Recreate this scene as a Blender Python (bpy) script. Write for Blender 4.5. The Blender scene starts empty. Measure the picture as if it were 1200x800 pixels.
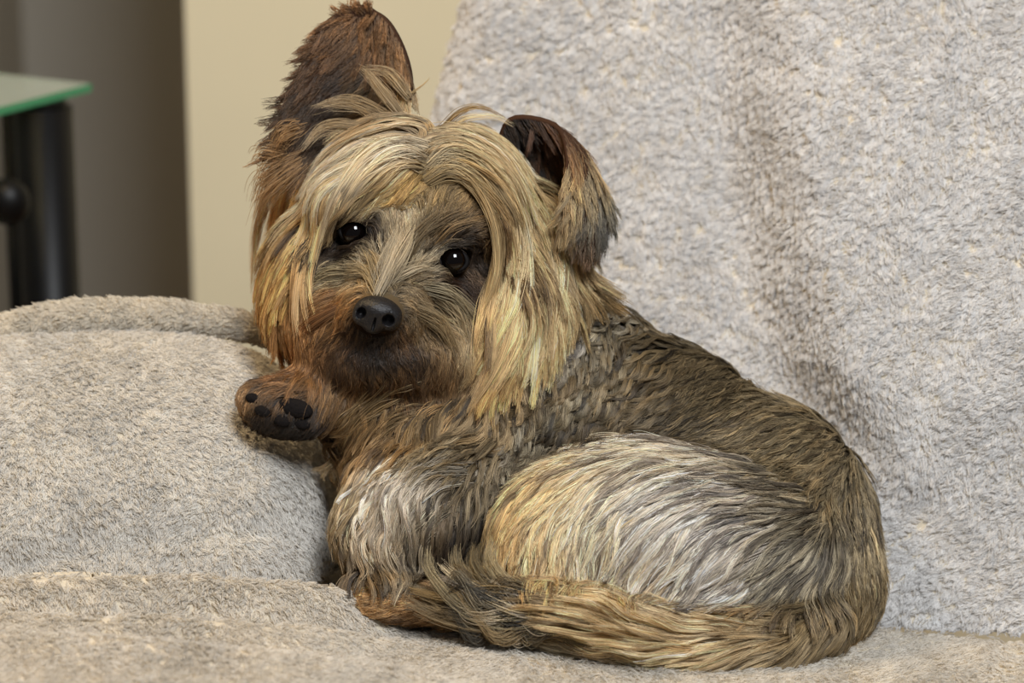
import bpy, bmesh, math
import numpy as np
from mathutils import Vector, Matrix, kdtree
rng = np.random.default_rng(7)
SC = bpy.context.scene
COLL = SC.collection
# ------------------------------------------------------------------ camera, world, lights, exposure
PITCH = math.radians(15); CAM = np.array([0.0, 0.0, 1.0]); F = 3333.33; D0 = 1.5; S = D0 / F
cam = bpy.data.objects.new('camera', bpy.data.cameras.new('camera')); COLL.objects.link(cam)
cam.location = CAM; cam.rotation_euler = (math.pi/2 - PITCH, 0, 0)
cam.data.lens = 100; cam.data.sensor_width = 36
cam.data.dof.use_dof = True; cam.data.dof.focus_distance = 1.45; cam.data.dof.aperture_fstop = 6.3
SC.camera = cam
SC.view_settings.view_transform = 'Standard'; SC.view_settings.look = 'None'
SC.view_settings.exposure = 0.0; SC.view_settings.gamma = 1; SC.view_settings.use_curve_mapping = False
RV = np.array([1.0, 0, 0]); FV = np.array([0, math.cos(PITCH), -math.sin(PITCH)]); UV = np.array([0, math.sin(PITCH), math.cos(PITCH)])
w = bpy.data.worlds.new('room_light'); SC.world = w; w.use_nodes = True
w.node_tree.nodes['Background'].inputs[0].default_value = (0.92, 0.95, 1.0, 1)
w.node_tree.nodes['Background'].inputs[1].default_value = 0.085
def area(name, loc, target, size, power, col, sy=None):
    l = bpy.data.lights.new(name, 'AREA'); l.energy = power; l.color = col
    l.shape = 'RECTANGLE'; l.size = size; l.size_y = sy or size
    o = bpy.data.objects.new(name, l); COLL.objects.link(o); o.location = loc
    o.rotation_euler = (Vector(target) - Vector(loc)).to_track_quat('-Z', 'Y').to_euler(); return o
area('window_daylight', (0.52, -0.28, 2.42), (0.02, 1.5, 0.6), 0.8, 70, (0.94, 0.97, 1.0), 0.9)
area('warm_lamp', (-0.72, 1.42, 1.8), (0.15, 1.9, 0.75), 0.4, 12, (1.0, 0.72, 0.38))
SC.cycles.use_denoising = True
SC.cycles.max_bounces = 6; SC.cycles.diffuse_bounces = 5; SC.cycles.glossy_bounces = 3; SC.cycles.transmission_bounces = 4; SC.cycles.transparent_max_bounces = 6
SC.cycles.sample_clamp_indirect = 4

# ------------------------------------------------------------------ design space (photo px, px, height towards the camera in px) to world
def W(p):
    p = np.asarray(p, float).reshape(-1, 3)
    d = D0 - p[:, 2]*S
    return CAM + ((p[:, 0]-600)/F*d)[:, None]*RV - ((p[:, 1]-400)/F*d)[:, None]*UV + d[:, None]*FV
def ray_plane(px, py, z):
    r = RV*(px-600)/F - UV*(py-400)/F + FV
    return CAM + r*((z-CAM[2])/r[2])
def at_depth(px, py, d): return CAM + d*(RV*(px-600)/F - UV*(py-400)/F + FV)
def lin(c):
    c = np.asarray(c, float)/255.0
    return np.where(c <= 0.04045, c/12.92, ((c+0.055)/1.055)**2.4)
def flin(c):   # a coat is darker and richer strand by strand than as a whole
    v = 1.08*lin(c)**1.12; g = v.mean(-1, keepdims=True); k = np.clip(g*2.2, 0, 1)
    return np.clip((g+(v-g)*(0.76+0.18*k))*np.concatenate([0.97+0.08*k, 1+0*k, 0.84+0.18*k], -1), 0.002, 1)
def tab(s): return np.array([[float(x) for x in l.split()] for l in s.replace(';', '\n').strip().splitlines() if l.strip()])
def sstep(a, b, x):
    t = np.clip((x-a)/(b-a), 0, 1); return t*t*(3-2*t)
# ------------------------------------------------------------------ materials
def mat(name):
    m = bpy.data.materials.new(name); m.use_nodes = True
    return m, m.node_tree.nodes, m.node_tree.links
def plain(name, col, rough=0.6, noise=0.0, scale=20, bump=0.0, spec=0.5, metal=0.0, coat=0.0, trans=0.0):
    m, N, L = mat(name); b = N['Principled BSDF']
    b.inputs['Base Color'].default_value = (*col, 1); b.inputs['Roughness'].default_value = rough
    b.inputs['Specular IOR Level'].default_value = spec; b.inputs['Metallic'].default_value = metal
    b.inputs['Coat Weight'].default_value = coat; b.inputs['Transmission Weight'].default_value = trans
    if noise or bump:
        tc = N.new('ShaderNodeTexCoord'); nz = N.new('ShaderNodeTexNoise'); nz.inputs['Scale'].default_value = scale
        nz.inputs['Detail'].default_value = 6; L.new(tc.outputs['Object'], nz.inputs['Vector'])
        if noise:
            mx = N.new('ShaderNodeMix'); mx.data_type = 'RGBA'
            mx.inputs[6].default_value = (*[c*(1-noise) for c in col], 1); mx.inputs[7].default_value = (*[min(1, c*(1+noise)) for c in col], 1)
            L.new(nz.outputs[0], mx.inputs[0]); L.new(mx.outputs[2], b.inputs['Base Color'])
        if bump:
            bp = N.new('ShaderNodeBump'); bp.inputs['Strength'].default_value = bump; bp.inputs['Distance'].default_value = 0.002
            L.new(nz.outputs[0], bp.inputs['Height']); L.new(bp.outputs[0], b.inputs['Normal'])
    return m
def hair_mat(name, rough=0.3, rad=0.6, gloss=0.3, trans=0.12, white=0.35):
    """soft body colour + a glossy streak along each hair + a little light passing through"""
    m, N, L = mat(name); b = N['Principled BSDF']; out = N['Material Output']
    a = N.new('ShaderNodeAttribute'); a.attribute_name = 'hcol'
    L.new(a.outputs['Color'], b.inputs['Base Color']); b.inputs['Roughness'].default_value = 1.0; b.inputs['Specular IOR Level'].default_value = 0.0
    mx = N.new('ShaderNodeMix'); mx.data_type = 'RGBA'; mx.inputs[0].default_value = white; mx.inputs[7].default_value = (0.9, 0.9, 0.9, 1)
    L.new(a.outputs['Color'], mx.inputs[6])
    r = N.new('ShaderNodeBsdfHair'); r.component = 'Reflection'; r.inputs['RoughnessU'].default_value = rough; r.inputs['RoughnessV'].default_value = rad
    L.new(mx.outputs[2], r.inputs['Color'])
    t = N.new('ShaderNodeBsdfHair'); t.component = 'Transmission'; t.inputs['RoughnessU'].default_value = 0.4; t.inputs['RoughnessV'].default_value = 0.8
    L.new(a.outputs['Color'], t.inputs['Color'])
    m1 = N.new('ShaderNodeMixShader'); m1.inputs[0].default_value = gloss; L.new(b.outputs[0], m1.inputs[1]); L.new(r.outputs[0], m1.inputs[2])
    m2 = N.new('ShaderNodeMixShader'); m2.inputs[0].default_value = trans; L.new(m1.outputs[0], m2.inputs[1]); L.new(t.outputs[0], m2.inputs[2])
    L.new(m2.outputs[0], out.inputs[0]); return m
def skin_mat(name):
    m, N, L = mat(name); b = N['Principled BSDF']
    a = N.new('ShaderNodeAttribute'); a.attribute_name = 'hcol'
    L.new(a.outputs['Color'], b.inputs['Base Color']); b.inputs['Roughness'].default_value = 0.9
    b.inputs['Specular IOR Level'].default_value = 0.1; return m
M_FUR = hair_mat('dog_fur', 0.2, 0.5, 0.36, 0.14, 0.1)
M_PILE = hair_mat('fleece_fibre', 0.5, 0.8, 0.03, 0.42, 0.3)
M_SKIN = skin_mat('dog_skin')
# ------------------------------------------------------------------ object helpers
def link(name, data, parent=None, m=None, **props):
    o = bpy.data.objects.new(name, data); COLL.objects.link(o)
    if parent is not None: o.parent = parent
    if m is not None: data.materials.append(m)
    for k, v in props.items(): o[k] = v
    return o
def mesh_data(name, V, Fc, smooth=True, cols=None):
    me = bpy.data.meshes.new(name); me.from_pydata(np.asarray(V).tolist(), [], [list(map(int, f)) for f in Fc]); me.update()
    if smooth: me.polygons.foreach_set('use_smooth', [True]*len(me.polygons))
    if cols is not None:
        a = me.attributes.new('hcol', 'FLOAT_COLOR', 'POINT')
        a.data.foreach_set('color', np.c_[cols, np.ones(len(cols))].astype(np.float32).ravel())
    return me
def curves(name, pts, rad, col, parent, m, **props):
    """pts (N,K,3) in design space, rad (N,K) px, col (N,K,3) linear -> one hair Curves object"""
    N, K = pts.shape[:2]
    hc = bpy.data.hair_curves.new(name); hc.add_curves([K]*N)
    hc.position_data.foreach_set('vector', W(pts.reshape(-1, 3)).astype(np.float32).ravel())
    r = hc.attributes.get('radius') or hc.attributes.new('radius', 'FLOAT', 'POINT')
    r.data.foreach_set('value', (rad*S).astype(np.float32).ravel())
    a = hc.attributes.new('hcol', 'FLOAT_COLOR', 'POINT')
    a.data.foreach_set('color', np.concatenate([col, np.ones((N, K, 1))], 2).astype(np.float32).ravel())
    return link(name, hc, parent, m, **props)
def unit(v): return v/np.maximum(np.linalg.norm(v, axis=-1, keepdims=True), 1e-9)
def grid_shell(P, thick):
    """closed shell from a grid of points (nu,nv,3) in design space, thickened backwards along its normal; returns verts, faces, normals of the front"""
    nu, nv = P.shape[:2]
    n = unit(np.cross(np.gradient(P, axis=0), np.gradient(P, axis=1)))
    if n[..., 2].mean() < 0: n = -n
    B = P - n*thick
    V = np.concatenate([P.reshape(-1, 3), B.reshape(-1, 3)]); o = nu*nv
    idx = np.arange(o).reshape(nu, nv)
    q = np.stack([idx[:-1, :-1], idx[1:, :-1], idx[1:, 1:], idx[:-1, 1:]], -1).reshape(-1, 4)
    f = [q, q[:, ::-1]+o]
    for a, b in ((idx[:-1, 0], idx[1:, 0]), (idx[1:, -1], idx[:-1, -1]), (idx[0, 1:], idx[0, :-1]), (idx[-1, :-1], idx[-1, 1:])):
        f.append(np.stack([b, a, a+o, b+o], -1))
    Fc = np.concatenate(f)
    v = V[q[len(q)//2]]; fn = np.cross(v[1]-v[0], v[2]-v[0])
    # world has y flipped against design py, so orientation test: outward normal towards camera in world
    return V, (Fc if fn[2] < 0 else Fc[:, ::-1]), n
def vnoise(x, y, seed, cell):
    """smooth 2-D value noise in [-1,1]"""
    r = np.random.default_rng(seed).uniform(-1, 1, (64, 64))
    x = x/cell + 1000; y = y/cell + 1000
    xi = np.floor(x).astype(int); yi = np.floor(y).astype(int); fx = x-xi; fy = y-yi
    fx = fx*fx*(3-2*fx); fy = fy*fy*(3-2*fy)
    g = lambda a, b: r[a % 64, b % 64]
    return (g(xi, yi)*(1-fx)+g(xi+1, yi)*fx)*(1-fy)+(g(xi, yi+1)*(1-fx)+g(xi+1, yi+1)*fx)*fy
def sample_tris(V, T, n, weight=None):
    a, b, c = V[T[:, 0]], V[T[:, 1]], V[T[:, 2]]
    ar = np.linalg.norm(np.cross(b-a, c-a), axis=1)
    if weight is not None: ar = ar*weight
    k = rng.choice(len(T), n, p=ar/ar.sum()); u, v = rng.random(n), rng.random(n)
    f = u+v > 1; u[f] = 1-u[f]; v[f] = 1-v[f]
    return k, a[k]+(b[k]-a[k])*u[:, None]+(c[k]-a[k])*v[:, None], np.stack([1-u-v, u, v], 1)
def tris(Fc): 
    Fc = np.asarray(Fc)
    return np.concatenate([Fc[:, [0, 1, 2]], Fc[:, [0, 2, 3]]]) if Fc.shape[1] == 4 else Fc

# ------------------------------------------------------------------ room
def box(name, lo, hi, m, parent=None, bevel=0.0, **props):
    bm = bmesh.new(); bmesh.ops.create_cube(bm, size=1)
    for v in bm.verts: v.co = Vector([lo[i]+(v.co[i]+0.5)*(hi[i]-lo[i]) for i in range(3)])
    if bevel: bmesh.ops.bevel(bm, geom=bm.edges[:], offset=bevel, segments=3, affect='EDGES', profile=0.5)
    me = bpy.data.meshes.new(name); bm.to_mesh(me); bm.free()
    return link(name, me, parent, m, **props)
M_CREAM = plain('cream_wall_paint', lin((220, 211, 182)), 0.75, 0.03, 9, 0.1)
M_SHADED_WALL = plain('shaded_wall_paint', lin((190, 184, 172)), 0.8, 0.03, 7, 0.1)  # same wall as the cream, with the alcove's shade put into its colour
M_FLOOR = plain('floor_laminate', lin((140, 112, 84)), 0.5, 0.2, 12, 0.1)
xc = float(at_depth(222, 300, 2.45)[0]); xl = float(at_depth(34, 100, 3.4)[0])
yb = float(at_depth(100, 200, 3.4)[1]); yf = float(at_depth(222, 200, 2.45)[1])
box('wall_back', (-1.8, yb, 0), (xc+0.05, yb+0.1, 2.6), M_SHADED_WALL, kind='structure')
box('wall_left', (xl-0.08, 1.9, 0), (xl, yb, 2.6), M_SHADED_WALL, kind='structure')
box('wall_chimney', (xc, yf, 0), (2.2, yb+0.1, 2.6), M_CREAM, kind='structure')
box('floor', (-1.9, -0.6, -0.1), (2.2, yb+0.1, 0), M_FLOOR, kind='structure')
box('baseboard_back', (xl, yb-0.015, 0), (xc, yb, 0.09), plain('white_skirting', lin((220, 216, 205)), 0.4), kind='structure')

# ------------------------------------------------------------------ glass side table
M_BLACK = plain('black_lacquer', lin((10, 9, 9)), 0.45, spec=0.25)
gm, GN, GL = mat('green_edged_glass'); gb = GN['Principled BSDF']
gb.inputs['Base Color'].default_value = (0.80, 0.90, 0.84, 1); gb.inputs['Transmission Weight'].default_value = 0.6
gb.inputs['Roughness'].default_value = 0.12; gb.inputs['IOR'].default_value = 1.5
M_EDGE = plain('ground_glass_edge', lin((64, 150, 100)), 0.35)
K = at_depth(107, 98, 2.0); zt = float(K[2])
A = ray_plane(-2, 126, zt); B = ray_plane(-2, 78, zt)
ea = unit(A-K); eb = np.array([ea[1], -ea[0], 0]); eb = eb if np.dot(eb, B-K) > 0 else -eb
eb = unit(eb*0.8 + unit(B-K)*0.2)
side = bpy.data.objects.new('side_table', None); COLL.objects.link(side); side.location = (float(K[0])-0.2, float(K[1]), 0)
side['label'] = 'small side table with green-edged glass top and black legs against shaded wall'; side['category'] = 'side table'
bpy.context.view_layer.update()
def local(o):
    o.parent = side; o.matrix_parent_inverse = Matrix.Translation(-side.location); return o
def prism(name, poly, z0, z1, m, bevel=0.0, sidemat=None):
    bm = bmesh.new(); vs = [bm.verts.new((p[0], p[1], z0)) for p in poly]; f = bm.faces.new(vs)
    r = bmesh.ops.extrude_face_region(bm, geom=[f])
    for v in r['geom']:
        if isinstance(v, bmesh.types.BMVert): v.co.z = z1
    bmesh.ops.recalc_face_normals(bm, faces=bm.faces[:])
    if sidemat:
        for f in bm.faces:
            if abs(f.normal.z) < 0.5: f.material_index = 1
    if bevel: bmesh.ops.bevel(bm, geom=bm.edges[:], offset=bevel, segments=2, affect='EDGES')
    me = bpy.data.meshes.new(name); bm.to_mesh(me); bm.free(); me.materials.append(m)
    if sidemat: me.materials.append(sidemat)
    return local(link(name, me))
L1, L2 = 0.24, 0.18
quad = [K, K+ea*L1, K+ea*L1+eb*L2, K+eb*L2]
prism('glass_top', quad, zt-0.0055, zt, gm, 0.0, M_EDGE)['label'] = 'thick clear glass top with green edges'
def leg(c, r, z1):
    bm = bmesh.new(); bmesh.ops.create_cone(bm, cap_ends=True, segments=28, radius1=r, radius2=r, depth=z1)
    for v in bm.verts: v.co += Vector((c[0], c[1], z1/2))
    me = bpy.data.meshes.new('leg'); bm.to_mesh(me); bm.free(); me.materials.append(M_BLACK)
    for p in me.polygons: p.use_smooth = abs(p.normal.z) < 0.5
    return local(link('leg', me))
dleg = 1.99
c1 = at_depth(54, 200, dleg); rleg = 34/F*dleg
leg(c1, rleg, zt-0.012)
leg(at_depth(13, 200, 2.06), 0.0055, zt-0.012)
for a, b in ((0.20, 0.04), (0.20, 0.14)): leg(K+ea*a+eb*b, rleg, zt-0.012)
cap = bmesh.new(); bmesh.ops.create_cone(cap, cap_ends=True, segments=28, radius1=rleg*0.8, radius2=rleg*0.8, depth=0.004)
for v in cap.verts: v.co += Vector((c1[0], c1[1], zt-0.010))
me = bpy.data.meshes.new('leg_cap'); cap.to_mesh(me); cap.free(); me.materials.append(M_BLACK); local(link('leg_cap', me))
kc = at_depth(9, 236, dleg-0.06)
bm = bmesh.new(); bmesh.ops.create_uvsphere(bm, u_segments=24, v_segments=16, radius=0.0135)
for v in bm.verts: v.co = Vector((v.co.x*1.15, v.co.y, v.co.z*1.2)) + Vector(kc)
for f in bm.faces: f.smooth = True
me = bpy.data.meshes.new('knob'); bm.to_mesh(me); bm.free(); me.materials.append(M_BLACK); local(link('knob', me))
sh = at_depth(10, 600, 2.0)
prism('glass_shelf', [q + np.array([0, 0, 0]) for q in quad], zt-0.36, zt-0.352, gm, 0.0, M_EDGE)

# ------------------------------------------------------------------ sofa and its fleece throws
M_SOFA = plain('sofa_upholstery', lin((150, 130, 105)), 0.85, 0.15, 60, 0.3)
M_BACKING = plain('fleece_backing', lin((205, 194, 174)), 0.95, 0.06, 200, 0.3, spec=0.1)
TAN = math.tan(PITCH)
def fold_x(py): return np.interp(py, [-200, 0, 150, 300, 420, 520, 800], [868, 880, 896, 915, 945, 1000, 1090])
def back_h(px, py):
    h = -75 + 0.25*(px-1050) + 0.20*(py-650)
    fx = fold_x(py)
    amp = 92*sstep(640, 430, py)*(0.5+0.65*sstep(-60, 250, py))
    h = h + amp*(sstep(-52, 62, px-fx)-0.5) - 8*np.exp(-((px-fx+50)/45)**2)*sstep(600, 350, py)
    h = h + 7*vnoise(px, py, 3, 130) + 3*vnoise(px, py, 4, 60)
    return h
def edge_x(py): return np.interp(py, [-200, -60, 0, 50, 110, 170, 300, 800], [610, 562, 545, 531, 515, 503, 480, 440])
nv, nu = 190, 150
def seat_py(px, h):
    """screen height of the seat surface under design position (px, h)"""
    base = np.interp(px, [-300, 0, 150, 300, 400, 500, 600, 750, 900, 1020, 1300], [716, 716, 716, 722, 734, 748, 760, 772, 786, 788, 782])
    return base + TAN*(h-140)
def seam(px):   # where the back meets the seat
    y = 740+0*px
    for _ in range(12): y = seat_py(px, back_h(px, y))
    return y
vv = np.linspace(0, 1, nv)[:, None]; uu = np.linspace(0, 1, nu)[None, :]**1.25
PX = 0*vv + 545 + 875*uu
for _ in range(4):
    PY = -190 + (seam(PX)-3+190)*vv; PX = edge_x(PY) + (1420-edge_x(PY))*uu
PH = back_h(PX, PY) - 70*(1-np.sqrt(np.clip(1-(1-np.clip((PX-edge_x(PY))/55, 0, 1))**2, 0, 1)))
BACKP = np.stack([PX, PY, PH], -1)
sofa = bpy.data.objects.new('sofa', None); COLL.objects.link(sofa); sofa.location = (0.1, 1.6, 0)
sofa['label'] = 'upholstered sofa hidden beneath the beige fleece throws'; sofa['category'] = 'sofa'
def sofa_part(name, P, off, th):
    n0 = unit(np.cross(np.gradient(P, axis=0), np.gradient(P, axis=1))); n0 = n0*np.sign(n0[..., 2].mean())
    Q = (P-n0*off)[::4, ::4]
    V, Fc, n = grid_shell(Q, th)
    o = link(name, mesh_data(name, W(V), Fc), sofa, M_SOFA); o.matrix_parent_inverse = Matrix.Translation(-sofa.location); return o
sofa_part('backrest', BACKP[10:-40, 12:], 40, 200)

def pile(name, P, n, per, length, parent, col, lean, wid=0.55, seedv=1, vis=None, msk=None, spread=3.3, var=0.045):
    """fleece pile: tufts of fibres leaning one way, converging at their tips"""
    nu_, nv_ = P.shape[:2]; idx = np.arange(nu_*nv_).reshape(nu_, nv_)
    q = np.stack([idx[:-1, :-1], idx[1:, :-1], idx[1:, 1:], idx[:-1, 1:]], -1).reshape(-1, 4); T = tris(q)
    nr = unit(np.cross(np.gradient(P, axis=0), np.gradient(P, axis=1)))
    if nr[..., 2].mean() < 0: nr = -nr
    V = P.reshape(-1, 3); nr = nr.reshape(-1, 3)
    c = V[T].mean(1); inside = (c[:, 0] > -130) & (c[:, 0] < 1390) & (c[:, 1] > -50) & (c[:, 1] < 850)
    wgt = np.where(inside, 1.0, 0.12)*np.clip(nr[T[:, 0], 2]+0.45, 0.08, 1)
    if vis is not None: wgt = wgt*vis(c)
    k, r, bc = sample_tris(V, T, n, wgt)
    nn = unit((nr[T[k]]*bc[..., None]).sum(1))
    ang = 0.75*vnoise(r[:, 0], r[:, 1], seedv, 70)+0.55*vnoise(r[:, 0], r[:, 1], seedv+1, 26)+rng.normal(0, 0.35, n)
    ca, sa = np.cos(ang), np.sin(ang)
    t = np.stack([lean[0]*ca-lean[1]*sa, lean[0]*sa+lean[1]*ca, 0*ca], 1)
    t = unit(t-(t*nn).sum(1, keepdims=True)*nn); b = np.cross(nn, t)
    L = length*(0.75+0.5*rng.random(n))*(1+0.25*vnoise(r[:, 0], r[:, 1], seedv+2, 40))
    lift = np.clip(0.44+rng.normal(0, 0.13, n), 0.15, 1.0)
    tip = r + L[:, None]*unit(t+nn*lift[:, None]+rng.normal(0, 0.15, (n, 3)))
    o1 = rng.normal(0, spread, (n, per)); o2 = rng.normal(0, spread, (n, per))
    root = r[:, None]+t[:, None]*o1[..., None]+b[:, None]*o2[..., None]-nn[:, None]*1.5
    sc = rng.uniform(0.15, 0.5, (n, per, 1)); ls = rng.uniform(0.75, 1.12, (n, per, 1))
    end = root*(1-ls)+(tip[:, None]+(root-r[:, None])*sc)*ls+rng.normal(0, 0.9, (n, per, 3))
    mid = root*0.5+end*0.5+nn[:, None]*(L*0.13)[:, None, None]+rng.normal(0, 0.6, (n, per, 3))
    pts = np.stack([root, mid, end], 2).reshape(-1, 3, 3)
    N = len(pts); rad = np.tile(np.array([wid, wid, wid*0.45]), (N, 1))
    cc = np.asarray(col(r))*np.exp(rng.normal(0, var, (n, 1)))
    cc = np.repeat(cc, per, 0)*np.exp(rng.normal(0, var*0.8, (N, 1)))
    col3 = np.clip(cc[:, None, :]*np.array([0.93, 1.0, 1.03])[None, :, None], 0, 0.93)
    return curves(name, pts, rad, col3, parent, M_PILE, kind='stuff')
FLEECE = lin((236, 233, 228))
def fl_col(mottle=0.05, warm=(1, 1, 1)):
    def f(r): return FLEECE*np.array(warm)*(1+mottle*vnoise(r[:, 0], r[:, 1], 21, 45)+mottle*vnoise(r[:, 0], r[:, 1], 22, 14))[:, None]
    return f
def throw(name, P, thick, label):
    V, Fc, n = grid_shell(P, thick)
    o = link(name, mesh_data(name, W(V), Fc), None, M_BACKING, label=label, category='throw blanket'); return o
t_back = throw('fleece_throw', BACKP, 14, 'pale cream fleece throw draped over the sofa back behind the dog')
pile('fleece_pile', BACKP, 42000, 13, 10, t_back, fl_col(0.05, (0.99, 1.0, 1.03)), (-0.5, 0.86), 0.5, 31)

# seat throw, in front: elevation over the seat plane, ridge folds along the arm's foot
ce, se = math.cos(PITCH), math.sin(PITCH)
def seat_e(px, h):
    r = np.interp(px, [-260, 0, 130, 170, 300, 400, 480], [150, 150, 158, 150, 150, 120, 60]); m = sstep(520, 380, px)
    e = m*(44*np.exp(-((h-r)/34)**2) + 24*np.exp(-((h-r-95-0.10*(px-100))/30)**2) + 20*np.exp(-((h-r-175-0.25*(px-100))/36)**2))
    e = e - 20*m*np.exp(-((h-r-52-0.06*(px-150))/22)**2)
    return e + 5*vnoise(px, h, 11, 120) + 2.5*vnoise(px, h, 12, 45)
def seat_top(px, h): return seat_py(px, h)-seat_e(px, h)*ce
ns, nt = 150, 200
hh = np.linspace(0, 1, ns)[:, None]; xx = np.linspace(-260, 1420, nt)[None, :]
hback = np.where(xx > 470, back_h(xx, seam(xx))+22, -210+0*xx); hback = np.maximum(hback, -210)
HH = hback+(470-hback)*hh; PX = xx + 0*hh
e = seat_e(PX, HH)
SEATP = np.stack([PX, seat_py(PX, HH)-e*ce, HH+e*se], -1)
sofa_part('seat', SEATP[:, 80:-2], 75, 8)
t_seat = throw('fleece_throw', SEATP, 10, 'sandy beige fleece throw rumpled on the seat below the dog')
pile('fleece_pile', SEATP, 26000, 10, 9, t_seat, fl_col(0.06, (0.92, 0.89, 0.84)), (0.4, 0.9), 0.5, 61, vis=lambda c: np.where((c[:, 1] > 640) & ((c[:, 2] > 30) | (c[:, 0] > 930)), 1, 0.1)*np.where(c[:, 0] < 560, 1.3, 1))
# arm: a broad rounded sofa arm under a second throw
yt_ = lambda px: np.interp(px, [-200, 0, 100, 200, 280, 330, 400], [392, 388, 384, 386, 396, 412, 450])
xr_ = lambda py: np.interp(py, [380, 420, 470, 520, 560, 620, 690, 760], [360, 372, 384, 392, 397, 400, 398, 394])
na, nb = 110, 130
aa = np.linspace(0, 1, na)[:, None]; bb = np.linspace(0, 1, nb)[None, :]
ax = -230 + 640*(1-(1-bb)**1.5)
PX = ax + 0*aa; top = yt_(PX); PY = top + (780-top)*aa**1.3
xr = xr_(PY); PX = -230 + (xr+230)*(1-(1-bb)**1.5)
def arm_h(px, py):
    qa = np.clip((py-yt_(px))/260, 0, 1); qb = np.clip((xr_(py)-px)/120, 0, 1); rb = np.sqrt(np.clip(1-(1-qb)**2, 0, 1))
    h = -150 + 215*np.sqrt(1-(1-qa)**2)*(0.25+0.75*rb) + 45*qa - 120*(1-rb)
    return h + 5*vnoise(px, py, 5, 90) + 2.5*vnoise(px, py, 6, 40) - 10*np.exp(-((py-640-0.15*(150-px))/25)**2)
PH = arm_h(PX, PY)
PY = np.minimum(PY, seat_top(PX, PH)-18)
ARMP = np.stack([PX, PY, PH], -1)
sofa_part('arm', ARMP[26:72, 4:-24], 34, 80)
t_arm = throw('fleece_throw', ARMP, 12, 'beige fleece throw smoothed over the sofa arm under the dog\'s raised paw')
pile('fleece_pile', ARMP, 20000, 11, 10, t_arm, fl_col(0.06, (0.95, 0.94, 0.92)), (0.3, 0.95), 0.5, 41)
# rolled hem along the far edge of the arm
cx = np.linspace(-120, 352, 70)
cy = np.interp(cx, [-120, 0, 60, 110, 150, 200, 250, 300, 352], [410, 390, 375, 371, 370, 372, 377, 386, 408])
cyS = np.convolve(np.pad(cy, 6, 'edge'), np.ones(13)/13, 'valid')
th = np.linspace(-0.3*math.pi, 1.25*math.pi, 26)[:, None]
R = np.interp(cx, [-120, 0, 100, 260, 352], [17, 18, 19, 17, 15])[None, :]*(1+0.06*vnoise(cx, cx*0, 8, 40))[None, :]
HEM = np.stack([cx[None, :]+0*th, cyS[None, :]-R*np.sin(th), -125+R*1.25*np.cos(th)+0*cx], -1)
V, Fc, n = grid_shell(HEM, 6)
hem = link('rolled_hem', mesh_data('rolled_hem', W(V), Fc), t_arm, M_BACKING); hem['label'] = 'rolled back edge of the throw'
pile('fleece_pile', HEM, 4500, 9, 9, hem, fl_col(0.08, (0.86, 0.82, 0.74)), (-0.9, 0.3), 0.6, 51)

# the rest of the sofa below the cushions
zs = float(W([[700, seat_py(700, 140), 140]])[0, 2])
for nm, lo, hi in (('sofa_base', (-0.30, 1.36, 0.10), (0.62, 1.60, zs-0.10)),):
    o = box(nm, lo, hi, M_SOFA, sofa, 0.015); o.matrix_parent_inverse = Matrix.Translation(-sofa.location)
for sx in (-0.25, 0.56):
    for sy in (1.40, 1.56):
        o = box('foot', (sx-0.025, sy-0.025, 0), (sx+0.025, sy+0.025, 0.10), M_BLACK, sofa); o.matrix_parent_inverse = Matrix.Translation(-sofa.location)

# ------------------------------------------------------------------ the dog: one signed distance field, one continuous surface
PR = []   # kind, params, tag
def E(tag, c, r, rot=0.0): PR.append(('e', np.array(c, float), np.array(r, float), math.radians(rot), tag))
def C(tag, a, b, ra, rb): PR.append(('c', np.array(a, float), np.array(b, float), (ra, rb), tag))
E('torso', (600, 480, -40), (115, 100, 90)); E('torso', (735, 520, -45), (165, 122, 100)); E('torso', (880, 610, -20), (140, 140, 112), 15)
E('torso', (950, 680, 0), (80, 92, 88)); C('torso', (570, 345, -70), (690, 440, -55), 66, 76)
E('thigh', (785, 642, 72), (200, 112, 85), 4); E('thigh', (646, 666, 95), (54, 74, 55))
C('front', (550, 495, 10), (478, 600, 65), 66, 62); C('front', (480, 596, 80), (448, 626, 85), 53, 46); E('front', (470, 480, 0), (88, 78, 76))
C('paw', (430, 476, 15), (368, 468, 58), 36, 27); E('paw', (338, 470, 70), (40, 24, 30))
for tx, ty, th_, tr in ((298, 466, 76, 12), (310, 481, 82, 13), (330, 492, 84, 13), (353, 496, 80, 12)): E('paw', (tx, ty, th_), (tr*1.25, tr*0.95, tr*1.1))
C('foot', (560, 712, 110), (438, 706, 118), 27, 23)
E('head', (492, 240, 0), (108, 92, 102)); E('head', (385, 335, 5), (60, 75, 65)); E('head', (565, 365, 5), (72, 80, 68)); E('head', (472, 300, 48), (72, 62, 58))
E('head', (448, 368, 92), (52, 40, 62)); E('head', (455, 418, 62), (84, 40, 60)); E('head', (385, 385, 45), (45, 48, 50)); E('head', (520, 412, 40), (48, 48, 55))
E('head', (412, 240, 68), (30, 22, 24)); E('head', (545, 265, 68), (34, 24, 24)); E('head', (622, 300, -38), (46, 66, 42)); E('head', (560, 430, -20), (70, 60, 60))
TAIL = tab("965 735 95 26; 900 752 128 26; 830 758 150 25; 760 750 164 23; 700 728 170 19; 640 716 168 14; 575 706 165 8")
for i in range(len(TAIL)-1): C('tail', TAIL[i, :3], TAIL[i+1, :3], TAIL[i, 3], TAIL[i+1, 3])
EYES = [(414, 271), (531, 304)]
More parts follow.
